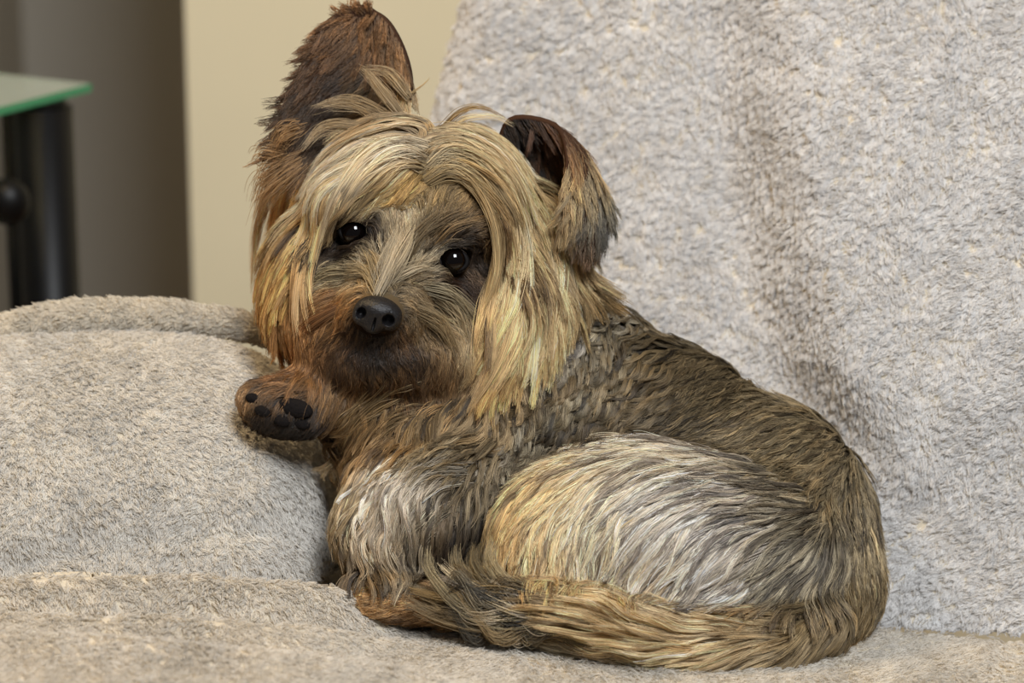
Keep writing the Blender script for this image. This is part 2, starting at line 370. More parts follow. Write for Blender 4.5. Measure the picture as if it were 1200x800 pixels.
def prim_d(p, k):
    kind, a, b, c, tag = PR[k]
    if kind == 'e':
        q = p-a
        if c: q = np.stack([q[..., 0]*math.cos(c)+q[..., 1]*math.sin(c), -q[..., 0]*math.sin(c)+q[..., 1]*math.cos(c), q[..., 2]], -1)
        k0 = np.linalg.norm(q/b, axis=-1); k1 = np.linalg.norm(q/(b*b), axis=-1)
        return k0*(k0-1)/np.maximum(k1, 1e-6)
    ab = b-a; t = np.clip(((p-a)@ab)/(ab@ab), 0, 1)
    return np.linalg.norm(p-(a+t[..., None]*ab), axis=-1)-(c[0]+(c[1]-c[0])*t)
KS = 9.0
def sdf_raw(p):
    s = 0
    for k in range(len(PR)): s = s+np.exp(-np.clip(prim_d(p, k)/KS, -60, 60))
    return -KS*np.log(s+1e-30)
LO = np.array([250.0, 110, -190]); ST = 4.5
NX, NY, NZ = int((1075-250)/ST), int((830-110)/ST), int((205+190)/ST)
gx, gy, gz = (LO[0]+ST*np.arange(NX)), (LO[1]+ST*np.arange(NY)), (LO[2]+ST*np.arange(NZ))
G = np.empty((NX, NY, NZ), np.float32)
for i0 in range(0, NX, 32):
    pp = np.stack(np.meshgrid(gx[i0:i0+32], gy, gz, indexing='ij'), -1).astype(np.float32)
    G[i0:i0+32] = sdf_raw(pp)
def tri(A, p):
    q = (p-LO)/ST; q = np.clip(q, 0, np.array([NX, NY, NZ])-1.001); i = q.astype(int); f = (q-i)
    x, y, z = i[:, 0], i[:, 1], i[:, 2]; fx, fy, fz = f[:, 0], f[:, 1], f[:, 2]
    c = lambda a, b, d: A[x+a, y+b, z+d]
    return ((c(0,0,0)*(1-fx)+c(1,0,0)*fx)*(1-fy)+(c(0,1,0)*(1-fx)+c(1,1,0)*fx)*fy)*(1-fz)+((c(0,0,1)*(1-fx)+c(1,0,1)*fx)*(1-fy)+(c(0,1,1)*(1-fx)+c(1,1,1)*fx)*fy)*fz
def surf_h(px, py):
    px = np.atleast_1d(np.asarray(px, float)); py = np.atleast_1d(np.asarray(py, float)); h = np.full(len(px), 200.0)
    for _ in range(80):
        d = tri(G, np.stack([px, py, h], 1)); h = h-np.clip(d*0.8, 0.0, 12)
    return h
EYE3 = [np.array([x, y, float(surf_h(x, y)[0])-9]) for x, y in EYES]
for c in EYE3:   # sockets
    q = np.stack(np.meshgrid(gx, gy, gz, indexing='ij'), -1).astype(np.float32)
    G = np.maximum(G, -(np.linalg.norm(q-(c+np.array([0, 0, 6])).astype(np.float32), axis=-1)-21)).astype(np.float32)
del q
qx, qy, qz = gx[:, None, None], gy[None, :, None], gz[None, None, :]
st_ = seat_top(qx+0*qz, qz+0*qx); G = np.maximum(G, qy-(st_-np.where(qx < 540, 14, 5))).astype(np.float32)             # rests on the seat
bk_ = back_h(qx+0*qy, qy+0*qx); G = np.maximum(G, np.where(qx > 470, bk_+6-qz, -99)).astype(np.float32)  # leans on the back
am_ = arm_h(qx+0*qy, qy+0*qx); ins = (qx < xr_(qy)) & (qy > yt_(qx))
G = np.maximum(G, np.where(ins, am_+10-qz, -99)).astype(np.float32)                             # paw lies on the arm
DG = np.gradient(G, ST)
def sd(p): return tri(G, p)
def gn(p): return unit(np.stack([tri(d, p) for d in DG], 1))
def surface_nets(A, lo, st):
    s = A < 0; nx, ny, nz = A.shape
    cnt = np.zeros((nx-1, ny-1, nz-1), np.int32); acc = np.zeros((nx-1, ny-1, nz-1, 3), np.float32)
    cor = [(a, b, c) for a in (0, 1) for b in (0, 1) for c in (0, 1)]
    sl = lambda X, o: X[o[0]:nx-1+o[0], o[1]:ny-1+o[1], o[2]:nz-1+o[2]]
    for o in cor:
        for ax in range(3):
            if o[ax] == 0:
                o2 = list(o); o2[ax] = 1; a, b = sl(A, o), sl(A, o2); m = (a < 0) != (b < 0)
                t = np.where(m, a/np.where(m, a-b, 1), 0)
                for k in range(3): acc[..., k] += m*(o[k] + (t if k == ax else 0))
                cnt += m
    act = cnt > 0; idm = np.full(act.shape, -1, np.int64); idm[act] = np.arange(act.sum())
    cell = np.argwhere(act); V = lo+st*(cell+acc[act]/cnt[act][:, None]); Q = []
    for ax in range(3):
        o2 = [0, 0, 0]; o2[ax] = 1
        a = s[:nx-o2[0], :ny-o2[1], :nz-o2[2]]; b = s[o2[0]:, o2[1]:, o2[2]:]
        e = np.argwhere(a != b); u, v = (ax+1) % 3, (ax+2) % 3
        ok = (e[:, u] > 0) & (e[:, v] > 0) & (e[:, u] < A.shape[u]-1) & (e[:, v] < A.shape[v]-1); e = e[ok]
        fl = a[tuple(e.T)]
        def at(du, dv):
            x = e.copy(); x[:, u] += du; x[:, v] += dv; return idm[tuple(x.T)]
        q = np.stack([at(-1, -1), at(0, -1), at(0, 0), at(-1, 0)], 1)
        q[~fl] = q[~fl][:, ::-1]; Q.append(q)
    return V, np.concatenate(Q)
DV, DQ = surface_nets(G, LO, ST)
for _ in range(2): DV = DV - gn(DV)*sd(DV)[:, None]*0.7
DN = gn(DV)
TAGS = ['torso', 'thigh', 'front', 'paw', 'foot', 'head', 'tail']
PT = np.array([TAGS.index(p[4]) for p in PR])
def tag_of(p): return PT[np.argmin(np.stack([prim_d(p, k) for k in range(len(PR))], 0), 0)]

# ---- coat colours by place, hollow beside the haunch painted in shade: x y r g b (sRGB), per tag
COL = {
'torso': tab("""690 365 150 142 130; 730 385 120 106 84; 640 400 120 100 72; 600 440 130 108 76; 700 430 112 92 64; 780 430 106 88 62; 860 470 108 92 68; 930 510 124 108 82
 1000 570 130 114 88; 1040 650 138 122 94; 1030 730 128 108 76; 980 760 150 120 74; 900 740 170 145 105; 600 500 150 140 124; 560 520 150 134 108; 700 456 140 128 106; 655 486 152 142 122; 605 512 160 150 130; 575 535 156 146 126; 740 374 152 146 136; 700 386 146 138 126; 668 402 136 124 104; 690 480 84 68 48; 640 512 80 66 50; 630 470 112 92 64; 655 440 104 84 56; 650 490 135 122 100; 720 500 100 82 58; 800 500 96 80 58; 560 470 150 125 85; 700 640 60 48 36; 560 620 60 48 36"""),  # darkest low entries paint shade into the hollow behind the foreleg
'thigh': tab("""600 590 180 150 98; 590 680 184 152 100; 640 540 190 165 115; 700 520 200 182 142; 780 530 206 194 165; 860 530 200 190 165; 930 560 160 148 125; 990 610 140 126 102; 660 620 200 178 132; 720 600 208 194 160; 800 590 205 198 180; 880 600 190 184 168
 650 690 190 158 105; 730 680 198 172 126; 800 680 205 186 148; 870 660 205 198 180; 940 640 150 140 120; 960 700 150 130 98; 860 720 195 168 120; 900 740 170 138 90; 780 730 190 160 112"""),
'front': tab("""420 440 165 130 80; 470 440 160 125 76; 520 460 140 112 72; 400 490 140 108 66; 440 510 168 130 76; 500 510 166 130 78; 540 520 150 130 98; 480 550 215 205 182; 520 555 205 196 176; 440 560 175 155 120; 400 570 190 175 145; 460 590 200 186 158
 430 620 142 120 92; 500 610 150 134 112; 550 605 64 48 36; 530 575 120 98 74; 545 640 50 38 28; 420 660 124 102 78; 480 670 92 72 54; 540 670 60 46 34; 568 640 40 30 22; 560 600 46 34 26"""),  # near-black entries beside the haunch are painted shade of the gap
'paw': tab("420 450 165 125 72; 380 440 150 105 55; 340 440 150 104 54; 296 458 170 136 96; 400 490 104 76 46; 350 484 46 34 26; 320 476 52 38 30; 370 496 44 32 25; 345 458 132 94 52; 385 480 70 50 34; 315 460 120 88 54"),
'foot': tab("420 700 204 170 120; 480 700 198 160 106; 560 710 165 132 88; 480 735 140 105 66"),
'tail': tab("960 735 150 128 92; 900 745 196 176 136; 820 745 214 194 152; 760 735 212 190 144; 700 715 170 145 105; 640 710 120 106 84; 580 705 120 106 84"),
'head': tab("""490 150 196 180 146; 460 175 214 204 178; 430 190 208 194 160; 400 215 204 178 124; 370 180 196 164 108; 340 230 200 156 88; 320 300 202 154 82; 325 360 186 138 72; 365 290 210 176 110; 345 330 200 160 92; 310 250 186 136 70
 520 165 204 190 152; 560 175 196 178 132; 590 220 200 180 134; 615 280 206 188 146; 600 340 212 192 144; 640 330 208 188 144; 640 240 190 172 132; 660 370 214 196 150; 620 400 204 178 124; 580 430 198 164 104; 560 380 200 170 112; 550 460 180 140 84; 680 310 150 130 96
 485 215 190 158 92; 540 235 146 114 64; 520 242 140 112 68; 556 250 138 106 60; 570 268 130 98 56; 530 266 134 106 66; 510 240 150 122 74; 470 265 188 172 138; 455 310 176 160 128; 430 312 178 162 130; 400 322 176 156 118; 500 310 170 154 126; 405 250 90 66 40; 560 270 120 92 56; 548 300 90 64 42; 385 285 62 42 28; 398 252 46 32 22; 432 286 70 50 34; 415 296 60 42 28; 520 322 74 48 32; 545 330 70 46 30; 512 300 60 44 30; 552 290 56 40 28; 535 284 66 48 32; 500 290 120 98 70; 550 325 120 92 66
 400 350 164 118 60; 370 365 176 128 68; 340 390 176 128 70; 380 400 140 98 52; 350 420 146 104 56; 410 410 98 68 38; 440 405 52 37 26; 425 405 70 48 30; 460 410 64 45 30; 482 416 74 52 34; 430 440 124 90 50; 470 430 122 88 50; 400 450 140 104 58; 490 460 120 86 48; 340 360 176 130 68
 490 350 150 126 92; 520 365 170 150 114; 500 385 146 118 80; 540 385 172 148 108; 510 420 130 98 62; 540 430 136 104 66; 470 400 112 82 54"""),
}
COL['torso'][:, 2:] *= 1.12; COL['thigh'][:, 2:] = np.minimum(COL['thigh'][:, 2:]*1.08, 238)
_h = COL['head']; _m = _h[:, 2:].mean(1) > 150; _h[_m, 2:] = np.minimum(_h[_m, 2:]*1.09, 240)
DIR = {
'torso': tab("""690 365 -.85 .45 42; 740 405 -.7 .7 40; 800 440 -.6 .8 40; 860 470 -.7 .7 38; 920 505 -.8 .55 38; 970 540 -.8 .6 36; 1010 590 -.6 .8 36; 1030 650 -.3 1 36; 1035 710 -.05 1 36; 1000 760 .35 .9 40; 950 740 .5 .85 45; 900 700 .1 .9 45
 640 400 -.5 .85 50; 600 450 -.5 .85 50; 640 470 -.7 .7 46; 700 460 -.8 .55 46; 760 480 -.85 .4 40; 560 480 -.5 .85 50; 590 520 -.85 .5 60; 650 500 -.85 .5 50; 700 420 -.6 .8 44; 820 500 -.8 .4 36"""),
'thigh': tab("""640 530 -.9 .4 60; 700 520 -1 .08 66; 780 525 -1 .06 66; 860 530 -1 .12 60; 920 560 -.95 .3 56; 980 600 -.8 .55 46; 620 580 -.45 .9 60; 600 640 -.1 1 60; 590 690 .1 1 18; 680 580 -.6 .8 70; 660 640 -.3 1 70; 650 700 -.15 1 22; 740 570 -.85 .5 76; 730 640 -.45 .9 76; 720 700 -.3 1 28
 800 580 -.9 .35 76; 800 650 -.6 .8 76; 790 710 -.6 .8 32; 870 590 -.95 .3 70; 870 650 -.75 .6 70; 850 710 -.8 .55 34; 930 640 -.85 .45 56; 920 700 -.6 .7 56; 990 660 -.5 .85 44; 960 720 .1 .9 44"""),
'front': tab("""420 430 -.5 .85 50; 470 460 -.4 .9 50; 520 470 -.6 .8 55; 400 480 -.5 .85 50; 440 510 -.2 1 50; 490 510 -.3 .9 50; 540 530 -.92 .35 70; 510 550 -.92 .35 80; 460 560 -.75 .65 75; 405 560 -.6 .8 50; 470 600 -.1 1 65; 430 610 -.3 .95 60; 500 600 -.35 .9 60; 550 590 -.7 .6 60; 410 650 -.1 1 50; 450 660 0 1 50; 520 650 -.2 1 50"""),
'paw': tab("420 450 -.9 .3 40; 350 445 -.95 .1 36; 320 448 -.85 .35 32; 300 470 -.5 .8 24; 350 490 -.4 .9 22; 400 480 -.5 .8 40"),
'foot': tab("560 710 -1 .1 34; 480 700 -1 .05 32; 420 700 -1 .0 26; 430 725 -.9 .1 20; 480 735 -.9 .1 24"),
'tail': tab("960 735 -.7 .7 50; 900 745 -.95 .25 60; 830 752 -.98 .15 70; 770 745 -.98 -.12 80; 710 722 -.95 -.25 80; 650 712 -.98 -.1 80; 580 705 -1 -.1 80"),
'head': tab("""500 150 -.4 -.2 120; 480 150 -1 .2 130; 465 170 -1 .12 130; 440 185 -.95 .35 130; 400 205 -.75 .65 140; 370 240 -.5 .85 130; 345 290 -.25 1 110; 330 340 -.1 1 90; 320 380 .08 1 70; 430 212 -.85 .5 100; 400 240 -.55 .8 90; 380 270 -.35 .95 80; 366 305 -.2 1 70
 460 135 -.8 .5 130; 400 155 -.85 .5 130; 350 190 -.7 .75 120; 320 230 -.35 .95 110; 310 280 -.1 1 100
 508 165 .85 -.3 130; 525 155 .9 -.05 130; 555 160 .95 .25 140; 590 190 .7 .75 150; 615 240 .35 .95 150; 610 300 0 1 130; 590 350 -.15 1 110; 575 400 -.2 1 90; 525 195 .95 -.05 120; 550 203 .9 .3 120; 575 225 .65 .8 120; 595 265 .25 1 120; 640 250 .25 1 130; 660 300 .2 1 100; 640 350 .08 1 100; 660 370 -.1 1 60; 620 400 -.35 .95 80; 590 440 -.5 .9 60; 555 460 -.4 .9 50; 690 300 .3 .9 50; 560 380 .1 1 70
 488 208 -.5 .7 40; 475 222 -.4 .8 36; 510 232 .1 -1 26; 540 238 .5 -.8 30; 530 262 .5 -.8 26; 562 262 .8 -.3 30; 574 290 .4 .9 30; 470 262 .1 -1 34; 462 285 .1 -1 34; 445 330 0 -1 20; 430 312 -.55 -.75 30; 412 318 -.9 -.25 34; 385 320 -1 .12 36; 350 338 -.85 .5 36
 480 300 .45 -.85 30; 500 305 .75 -.5 30; 500 325 .95 -.05 32; 530 335 .85 .4 34; 400 250 -.6 .5 16; 390 285 -.8 .3 16; 550 320 .6 .6 20
 400 350 -.92 .25 28; 370 360 -.88 .42 40; 340 380 -.5 .85 56; 390 390 -.75 .6 40; 350 420 -.25 1 62; 400 425 -.4 .9 56; 420 440 -.15 1 60; 450 425 0 1 46; 480 440 .1 1 60; 440 398 -.3 .9 10
 490 355 .85 .4 26; 520 375 .75 .65 38; 550 360 .75 .65 44; 510 415 .35 .95 50; 540 430 .1 1 60; 475 395 .5 .8 16"""),
}
def interp(tabl, xy, sharp=3.0):
    d2 = ((xy[:, None, :]-tabl[None, :, :2])**2).sum(-1)+60.0
    wt = d2**(-sharp/2-0.2); wt /= wt.sum(1, keepdims=True); return wt@tabl[:, 2:]
def by_tag(tabs, p, tg, ncol, sharp=3.0):
    out = np.zeros((len(p), ncol))
    for i, nme in enumerate(TAGS):
        m = tg == i
        if m.any(): out[m] = interp(tabs[nme], p[m, :2], sharp)
    return out
DT = tag_of(DV)
dcol = flin(by_tag(COL, DV, DT, 3, 4.0))*0.38  # coat colour darkened so gaps in the fur look like deep shade
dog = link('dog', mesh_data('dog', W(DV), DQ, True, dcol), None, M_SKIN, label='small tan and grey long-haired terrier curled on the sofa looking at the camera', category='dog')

# ---- grooming
NSEG = 9
def groom(roots, nr, tg, lenmul=1.0, hug=True, off=(2, 12), wave=(0, 60), wscale=None, lift=0.35, dirs=DIR, grav=0.0, jitter=0.18):
    """guide hairs that follow the combing field over the body surface; returns (n,NSEG+1,3)"""
    n = len(roots); u = np.linspace(0, 1, NSEG+1)
    f = by_tag(dirs, roots, tg, 3); L = f[:, 2]*lenmul*rng.uniform(0.75, 1.2, n)
    ja = rng.normal(0, jitter, n); cj, sj = np.cos(ja), np.sin(ja)
    offs = rng.uniform(*off, n)*np.clip(L/60, 0.35, 1.3)
    P = np.zeros((n, NSEG+1, 3)); P[:, 0] = roots; p = roots.copy(); nn = nr.copy()
    for k in range(NSEG):
        g = by_tag(dirs, p, tg, 3)[:, :2]
        g = np.stack([g[:, 0]*cj-g[:, 1]*sj, g[:, 0]*sj+g[:, 1]*cj+grav*u[k], np.zeros(n)], 1)
        g = unit(g); t = g-(g*nn).sum(1, keepdims=True)*nn*0.95; t = unit(t)
        d = unit(t+nn*(lift*(1-1.6*u[k])))
        p = p+d*(L/NSEG)[:, None]
        if hug:
            s = sd(p); nn = gn(p); want = offs*np.sqrt(u[k+1])
            e = want-s; p = p+nn*np.where(e > 0, e, np.clip(e*0.35, -4, 0))[:, None]
        P[:, k+1] = p
    if wave[0]:
        T = unit(np.gradient(P, axis=1)); B = unit(np.cross(T, nr[:, None]))
        arc = u[None]*L[:, None]
        ph = 2.2*vnoise(roots[:, 0], roots[:, 1], 71, 55)+0.05*(roots[:, 0]*0.6+roots[:, 1])+rng.normal(0, 0.22, n)
        amp = wave[0]*np.clip(u*2.6, 0, 1)[None]*rng.uniform(0.7, 1.2, n)[:, None]
        sw = np.sin(2*np.pi*arc/wave[1]+ph[:, None])
        if wscale is not None: amp = amp*wscale(roots)[:, None]
        P = P+B*(amp*sw)[..., None]+nr[:, None]*(0.45*amp*np.cos(2*np.pi*arc/wave[1]+ph[:, None]))[..., None]
    return P
def children(P, croots, roots, clump=0.75, power=0.7, frizz=0.8, lenvar=0.3, cid=None):
    if cid is None:
        kd = kdtree.KDTree(len(croots))
        for i, c in enumerate(croots): kd.insert(c, i)
        kd.balance(); cid = np.array([kd.find(r)[1] for r in roots])
    n = len(roots); u = np.linspace(0, 1, NSEG+1)
    g = P[cid]; ls = 1-lenvar*rng.random(n)
    x = ls[:, None]*np.linspace(0, NSEG, NSEG+1)[None]; i = np.minimum(x.astype(int), NSEG-1); fr = (x-i)[..., None]
    r_ = np.arange(n)[:, None]; gi = g[r_, i]*(1-fr)+g[r_, i+1]*fr
    off = roots-g[:, 0]
    prof = 1-clump*(u**power)
    pts = gi+off[:, None]*(1-(1-prof)[None, :]*rng.uniform(0.45, 1.1, (n, 1)))[..., None]
    a = rng.normal(0, frizz, (n, 1, 3))*u[None, :, None]*1.6+rng.normal(0, frizz*0.35, (n, NSEG+1, 3))*np.clip(u*3, 0, 1)[None, :, None]
    return pts+a, cid
def radii(n, w, tip=0.35, wv=0.25):
    u = np.linspace(0, 1, NSEG+1)
    return (w*(1-(1-tip)*u**1.6))[None]*np.exp(rng.normal(0, wv, (n, 1)))
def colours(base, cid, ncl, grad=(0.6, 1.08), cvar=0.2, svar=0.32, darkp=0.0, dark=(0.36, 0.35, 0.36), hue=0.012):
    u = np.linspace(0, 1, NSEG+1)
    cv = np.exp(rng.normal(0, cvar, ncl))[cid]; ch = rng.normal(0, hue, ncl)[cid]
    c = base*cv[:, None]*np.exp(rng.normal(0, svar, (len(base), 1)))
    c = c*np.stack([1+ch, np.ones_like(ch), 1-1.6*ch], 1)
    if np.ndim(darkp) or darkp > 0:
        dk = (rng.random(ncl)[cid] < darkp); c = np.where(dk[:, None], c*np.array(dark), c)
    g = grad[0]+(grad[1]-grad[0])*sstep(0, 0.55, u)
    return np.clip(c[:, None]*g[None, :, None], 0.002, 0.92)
DTRI = tris(DQ); tc = DV[DTRI].mean(1); tn = DN[DTRI[:, 0]]; tt = tag_of(tc)
visw = np.where(tn[:, 2] > -0.15, 1.0, 0.22)*np.where(tn[:, 1] > 0.8, 0.4, 1)
def near_eye(p, r): return np.min([np.linalg.norm(p-c, axis=1) for c in EYE3], 0) < r
FACE = np.array([(384, 268), (398, 246), (440, 232), (470, 206), (505, 214), (545, 222), (574, 256), (582, 310), (566, 345), (562, 400), (548, 460), (470, 480), (380, 462), (330, 420), (330, 375), (352, 335), (372, 300)], float)
def in_poly(p, poly):
    x, y = p[:, 0], p[:, 1]; c = np.zeros(len(p), bool); j = len(poly)-1
    for i in range(len(poly)):
        xi, yi = poly[i]; xj, yj = poly[j]
        c ^= ((yi > y) != (yj > y)) & (x < (xj-xi)*(y-yi)/(yj-yi+1e-9)+xi); j = i
    return c
face_t = (tt == 5) & in_poly(tc, FACE) & (tc[:, 2] > -10)
NOSE = np.array([443.0, 368.0]); 
def coat(name, mask, ncl, nch, w=0.42, cf=None, **kw):
    gk = {k: kw[k] for k in ('lenmul', 'off', 'wave', 'wscale', 'lift', 'grav', 'jitter') if k in kw}
    ck = {k: kw[k] for k in ('clump', 'power', 'frizz', 'lenvar') if k in kw}
    lk = {k: kw[k] for k in ('grad', 'cvar', 'svar', 'hue', 'dark') if k in kw}
    def roots(n):
        k, p, bc = sample_tris(DV, DTRI, n, visw*mask); nn = unit((DN[DTRI[k]]*bc[..., None]).sum(1))
        ok = ~near_eye(p, 23) & (np.hypot((p[:, 0]-NOSE[0])/30, (p[:, 1]-NOSE[1])/26) > (np.where(p[:, 2] > 110, 1, 0)))
        return p[ok], nn[ok], tt[k[ok]]
    cr, cn, ct = roots(ncl); P = groom(cr, cn, ct, **gk)
    hr, hn, ht = roots(nch); pts, cid = children(P, cr, hr, **ck)
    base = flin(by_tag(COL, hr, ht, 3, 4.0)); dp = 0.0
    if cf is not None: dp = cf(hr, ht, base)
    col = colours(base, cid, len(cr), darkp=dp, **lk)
    return [pts, radii(len(pts), w), col]
def joinc(*sets): return [np.concatenate([s[i] for s in sets]) for i in range(3)]
def dark_body(p, t, b):
    thigh = t == 1
    return np.where(thigh, 0.15+0.32*sstep(700, 950, p[:, 0]), 0.12)
is_ = lambda *n: np.isin(tt, [TAGS.index(x) for x in n]).astype(float)
curly = (tc[:, 0] < 800).astype(float)
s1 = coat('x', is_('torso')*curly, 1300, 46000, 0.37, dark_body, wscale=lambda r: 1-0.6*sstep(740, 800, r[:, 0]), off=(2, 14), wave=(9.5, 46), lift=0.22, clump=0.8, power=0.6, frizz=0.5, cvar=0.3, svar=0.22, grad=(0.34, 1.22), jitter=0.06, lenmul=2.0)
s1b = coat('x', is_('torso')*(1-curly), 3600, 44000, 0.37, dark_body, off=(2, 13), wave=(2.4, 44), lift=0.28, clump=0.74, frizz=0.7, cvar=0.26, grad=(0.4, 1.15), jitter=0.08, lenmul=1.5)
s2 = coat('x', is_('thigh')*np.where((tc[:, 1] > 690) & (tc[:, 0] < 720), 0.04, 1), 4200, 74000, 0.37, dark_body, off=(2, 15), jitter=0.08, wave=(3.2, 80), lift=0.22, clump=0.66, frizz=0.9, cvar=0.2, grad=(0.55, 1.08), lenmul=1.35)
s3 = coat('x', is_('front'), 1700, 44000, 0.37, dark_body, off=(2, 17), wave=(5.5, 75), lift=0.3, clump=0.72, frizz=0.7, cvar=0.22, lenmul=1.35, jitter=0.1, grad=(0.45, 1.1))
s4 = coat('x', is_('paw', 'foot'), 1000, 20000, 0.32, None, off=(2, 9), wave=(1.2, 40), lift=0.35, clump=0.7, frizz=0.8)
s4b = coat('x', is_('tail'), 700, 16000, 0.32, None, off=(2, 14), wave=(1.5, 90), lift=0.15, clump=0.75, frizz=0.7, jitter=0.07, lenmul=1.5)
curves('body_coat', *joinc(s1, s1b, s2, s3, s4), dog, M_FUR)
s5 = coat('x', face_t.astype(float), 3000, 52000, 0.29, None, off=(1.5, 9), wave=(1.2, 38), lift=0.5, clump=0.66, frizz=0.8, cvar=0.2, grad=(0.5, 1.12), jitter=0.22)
def off_eyes(pts, r0=21):
    bad = np.zeros(len(pts), bool)
    for c in EYE3:
        d_ = np.hypot((pts[..., 0]-c[0])/1.2, (pts[..., 1]-c[1])*1.2); bad |= ((d_ < r0) & (pts[..., 2] > c[2]-12)).any(1)
    return ~bad
def cull(s_, r0=21):
    k = off_eyes(s_[0], r0); return [a[k] for a in s_]
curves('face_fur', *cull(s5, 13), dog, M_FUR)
hm = ((tt == 5) & ~face_t).astype(float)
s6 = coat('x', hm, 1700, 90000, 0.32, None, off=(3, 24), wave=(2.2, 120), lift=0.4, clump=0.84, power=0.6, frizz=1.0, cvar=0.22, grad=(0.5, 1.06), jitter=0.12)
s6[2] = np.clip(s6[2]*np.array([0.82, 0.76, 0.68]), 0, 1)  # underlayer darkened, painting shade into the gaps between locks
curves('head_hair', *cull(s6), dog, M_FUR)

# ---- locks: hand-laid tresses (path points, spread, count, colour)
def spline(pts, n):
    p = np.asarray(pts, float); t = np.r_[0, np.cumsum(np.linalg.norm(np.diff(p, axis=0), axis=1))]; t /= t[-1]
    P = np.vstack([2*p[0]-p[1], p, 2*p[-1]-p[-2]]); out = []
    for x in np.linspace(0, 1, n):
        i = min(max(np.searchsorted(t, x)-1, 0), len(p)-2); f = (x-t[i])/max(t[i+1]-t[i], 1e-9)
        a, b, c, d = P[i], P[i+1], P[i+2], P[i+3]
        out.append(0.5*(2*b+(c-a)*f+(2*a-5*b+4*c-d)*f*f+(3*b-a-3*c+d)*f**3))
    return np.array(out)
def lock(path, n, spread, col, tipw=0.25, frizz=1.0, w=0.32, cvar=0.2, lenvar=0.3, grad=(0.7, 1.06), prof=None):
    g = spline(path, NSEG+1)[None]; u = np.linspace(0, 1, NSEG+1)
    pr = np.interp(u, [0, 0.35, 1], [0.7, 1, tipw]) if prof is None else np.interp(u, *prof)
    off = rng.normal(0, spread*0.5, (n, 3)); ls = 1-lenvar*rng.random(n)
    x = ls[:, None]*np.linspace(0, NSEG, NSEG+1)[None]; i = np.minimum(x.astype(int), NSEG-1); fr = (x-i)[..., None]
    gi = g[0][i]*(1-fr)+g[0][i+1]*fr
    pts = gi+off[:, None]*pr[None, :, None]+rng.normal(0, frizz, (n, 1, 3))*u[None, :, None]
    c = flin(col)*np.exp(rng.normal(0, cvar, (n, 1)))
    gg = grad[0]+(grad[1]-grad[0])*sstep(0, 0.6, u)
    return pts, radii(n, w), np.clip(c[:, None]*gg[None, :, None], 0.002, 0.92)

# ---- ears
def bez_rows(rows, nu, nv):
    rows = [spline(r, nu) for r in rows]; rows = np.array(rows)
    return np.stack([spline(rows[:, i], nv) for i in range(nu)], 1)       # (nv,nu,3)
def ear(rows, label, thick, fur):
    Pm = bez_rows(rows, 22, 30); V, Fc, n = grid_shell(Pm, thick)
    c0 = np.tile(lin((62, 42, 30)), (len(V), 1))
    o = link('ear', mesh_data('ear', W(V), Fc, True, c0), dog, M_SKIN, label=label)
    curves('ear_fur', *fur(Pm, n), o, M_FUR); return o
def ear_strands(Pm, n, count, ncl, dirtab, coltab, sidev, liftv=0.35, w=0.31, bend=0.0, dn=0.25):
    nv_, nu_ = Pm.shape[:2]
    idx = np.arange(nv_*nu_).reshape(nv_, nu_); q = np.stack([idx[:-1, :-1], idx[1:, :-1], idx[1:, 1:], idx[:-1, 1:]], -1).reshape(-1, 4)
    V = Pm.reshape(-1, 3); nr = n.reshape(-1, 3)*sidev; T = tris(q)
    def roots(m):
        k, p, bc = sample_tris(V, T, m); return p, unit((nr[T[k]]*bc[..., None]).sum(1))
    def guide(p, nn):
        f = interp(dirtab, p[:, :2]); L = f[:, -1]*rng.uniform(0.7, 1.2, len(p)); a = rng.normal(0, dn, len(p))
        g = np.stack([f[:, 0]*np.cos(a)-f[:, 1]*np.sin(a), f[:, 0]*np.sin(a)+f[:, 1]*np.cos(a), f[:, 2]], 1)
        t = unit(unit(g)-0.6*(unit(g)*nn).sum(1, keepdims=True)*nn); P = [p]; x = p.copy()
        for k in range(NSEG):
            d = unit(t+nn*liftv*(1-1.5*k/NSEG)+np.array([0, bend*k/NSEG, 0])); x = x+d*(L/NSEG)[:, None]; P.append(x.copy())
        return np.stack(P, 1)
    cr, cn = roots(ncl); P = guide(cr, cn); hr, hn = roots(count)
    pts, cid = children(P, cr, hr, 0.75, 0.7, 0.8)
    if sidev < 0: pts = pts-0
    base = flin(interp(coltab, hr[:, :2], 4))
    return pts, radii(len(pts), w), colours(base, cid, ncl, grad=(0.6, 1.1), cvar=0.2)
EL = [[(335, 205, -5), (400, 195, -30), (470, 150, 0)], [(322, 170, 12), (402, 150, -34), (480, 112, 10)], [(336, 120, 12), (408, 105, -36), (480, 85, 8)],
      [(356, 75, 4), (415, 65, -34), (471, 55, 2)], [(376, 35, -5), (420, 32, -28), (455, 27, -4)], [(398, 12, -14), (418, 8, -18), (436, 9, -14)]]
DL = tab("450 60 .15 1 .1 36; 465 100 .1 1 .1 36; 430 30 -.1 1 0 30; 400 30 -.8 .5 .1 26; 410 60 -.85 .5 .1 36; 375 60 -.95 .35 .1 26; 400 90 -.9 .42 .1 40; 355 100 -.95 .35 .15 28; 340 130 -.95 .4 .15 30; 390 130 -.92 .4 .1 40; 325 170 -.8 .6 .1 36; 370 165 -.9 .45 .1 40; 440 120 -.85 .4 .2 50; 325 195 -.7 .8 .1 40; 400 8 -.6 -.4 0 14; 425 6 .1 -1 0 8")
CL = tab("410 15 152 107 60; 440 30 140 100 57; 465 70 145 107 65; 478 105 187 162 120; 420 60 115 80 45; 385 60 120 82 45; 360 90 105 72 42; 400 100 72 50 32; 345 120 92 65 40; 370 140 82 60 42; 330 160 107 77 50; 320 185 187 135 67; 400 150 90 70 52; 440 110 112 92 70")
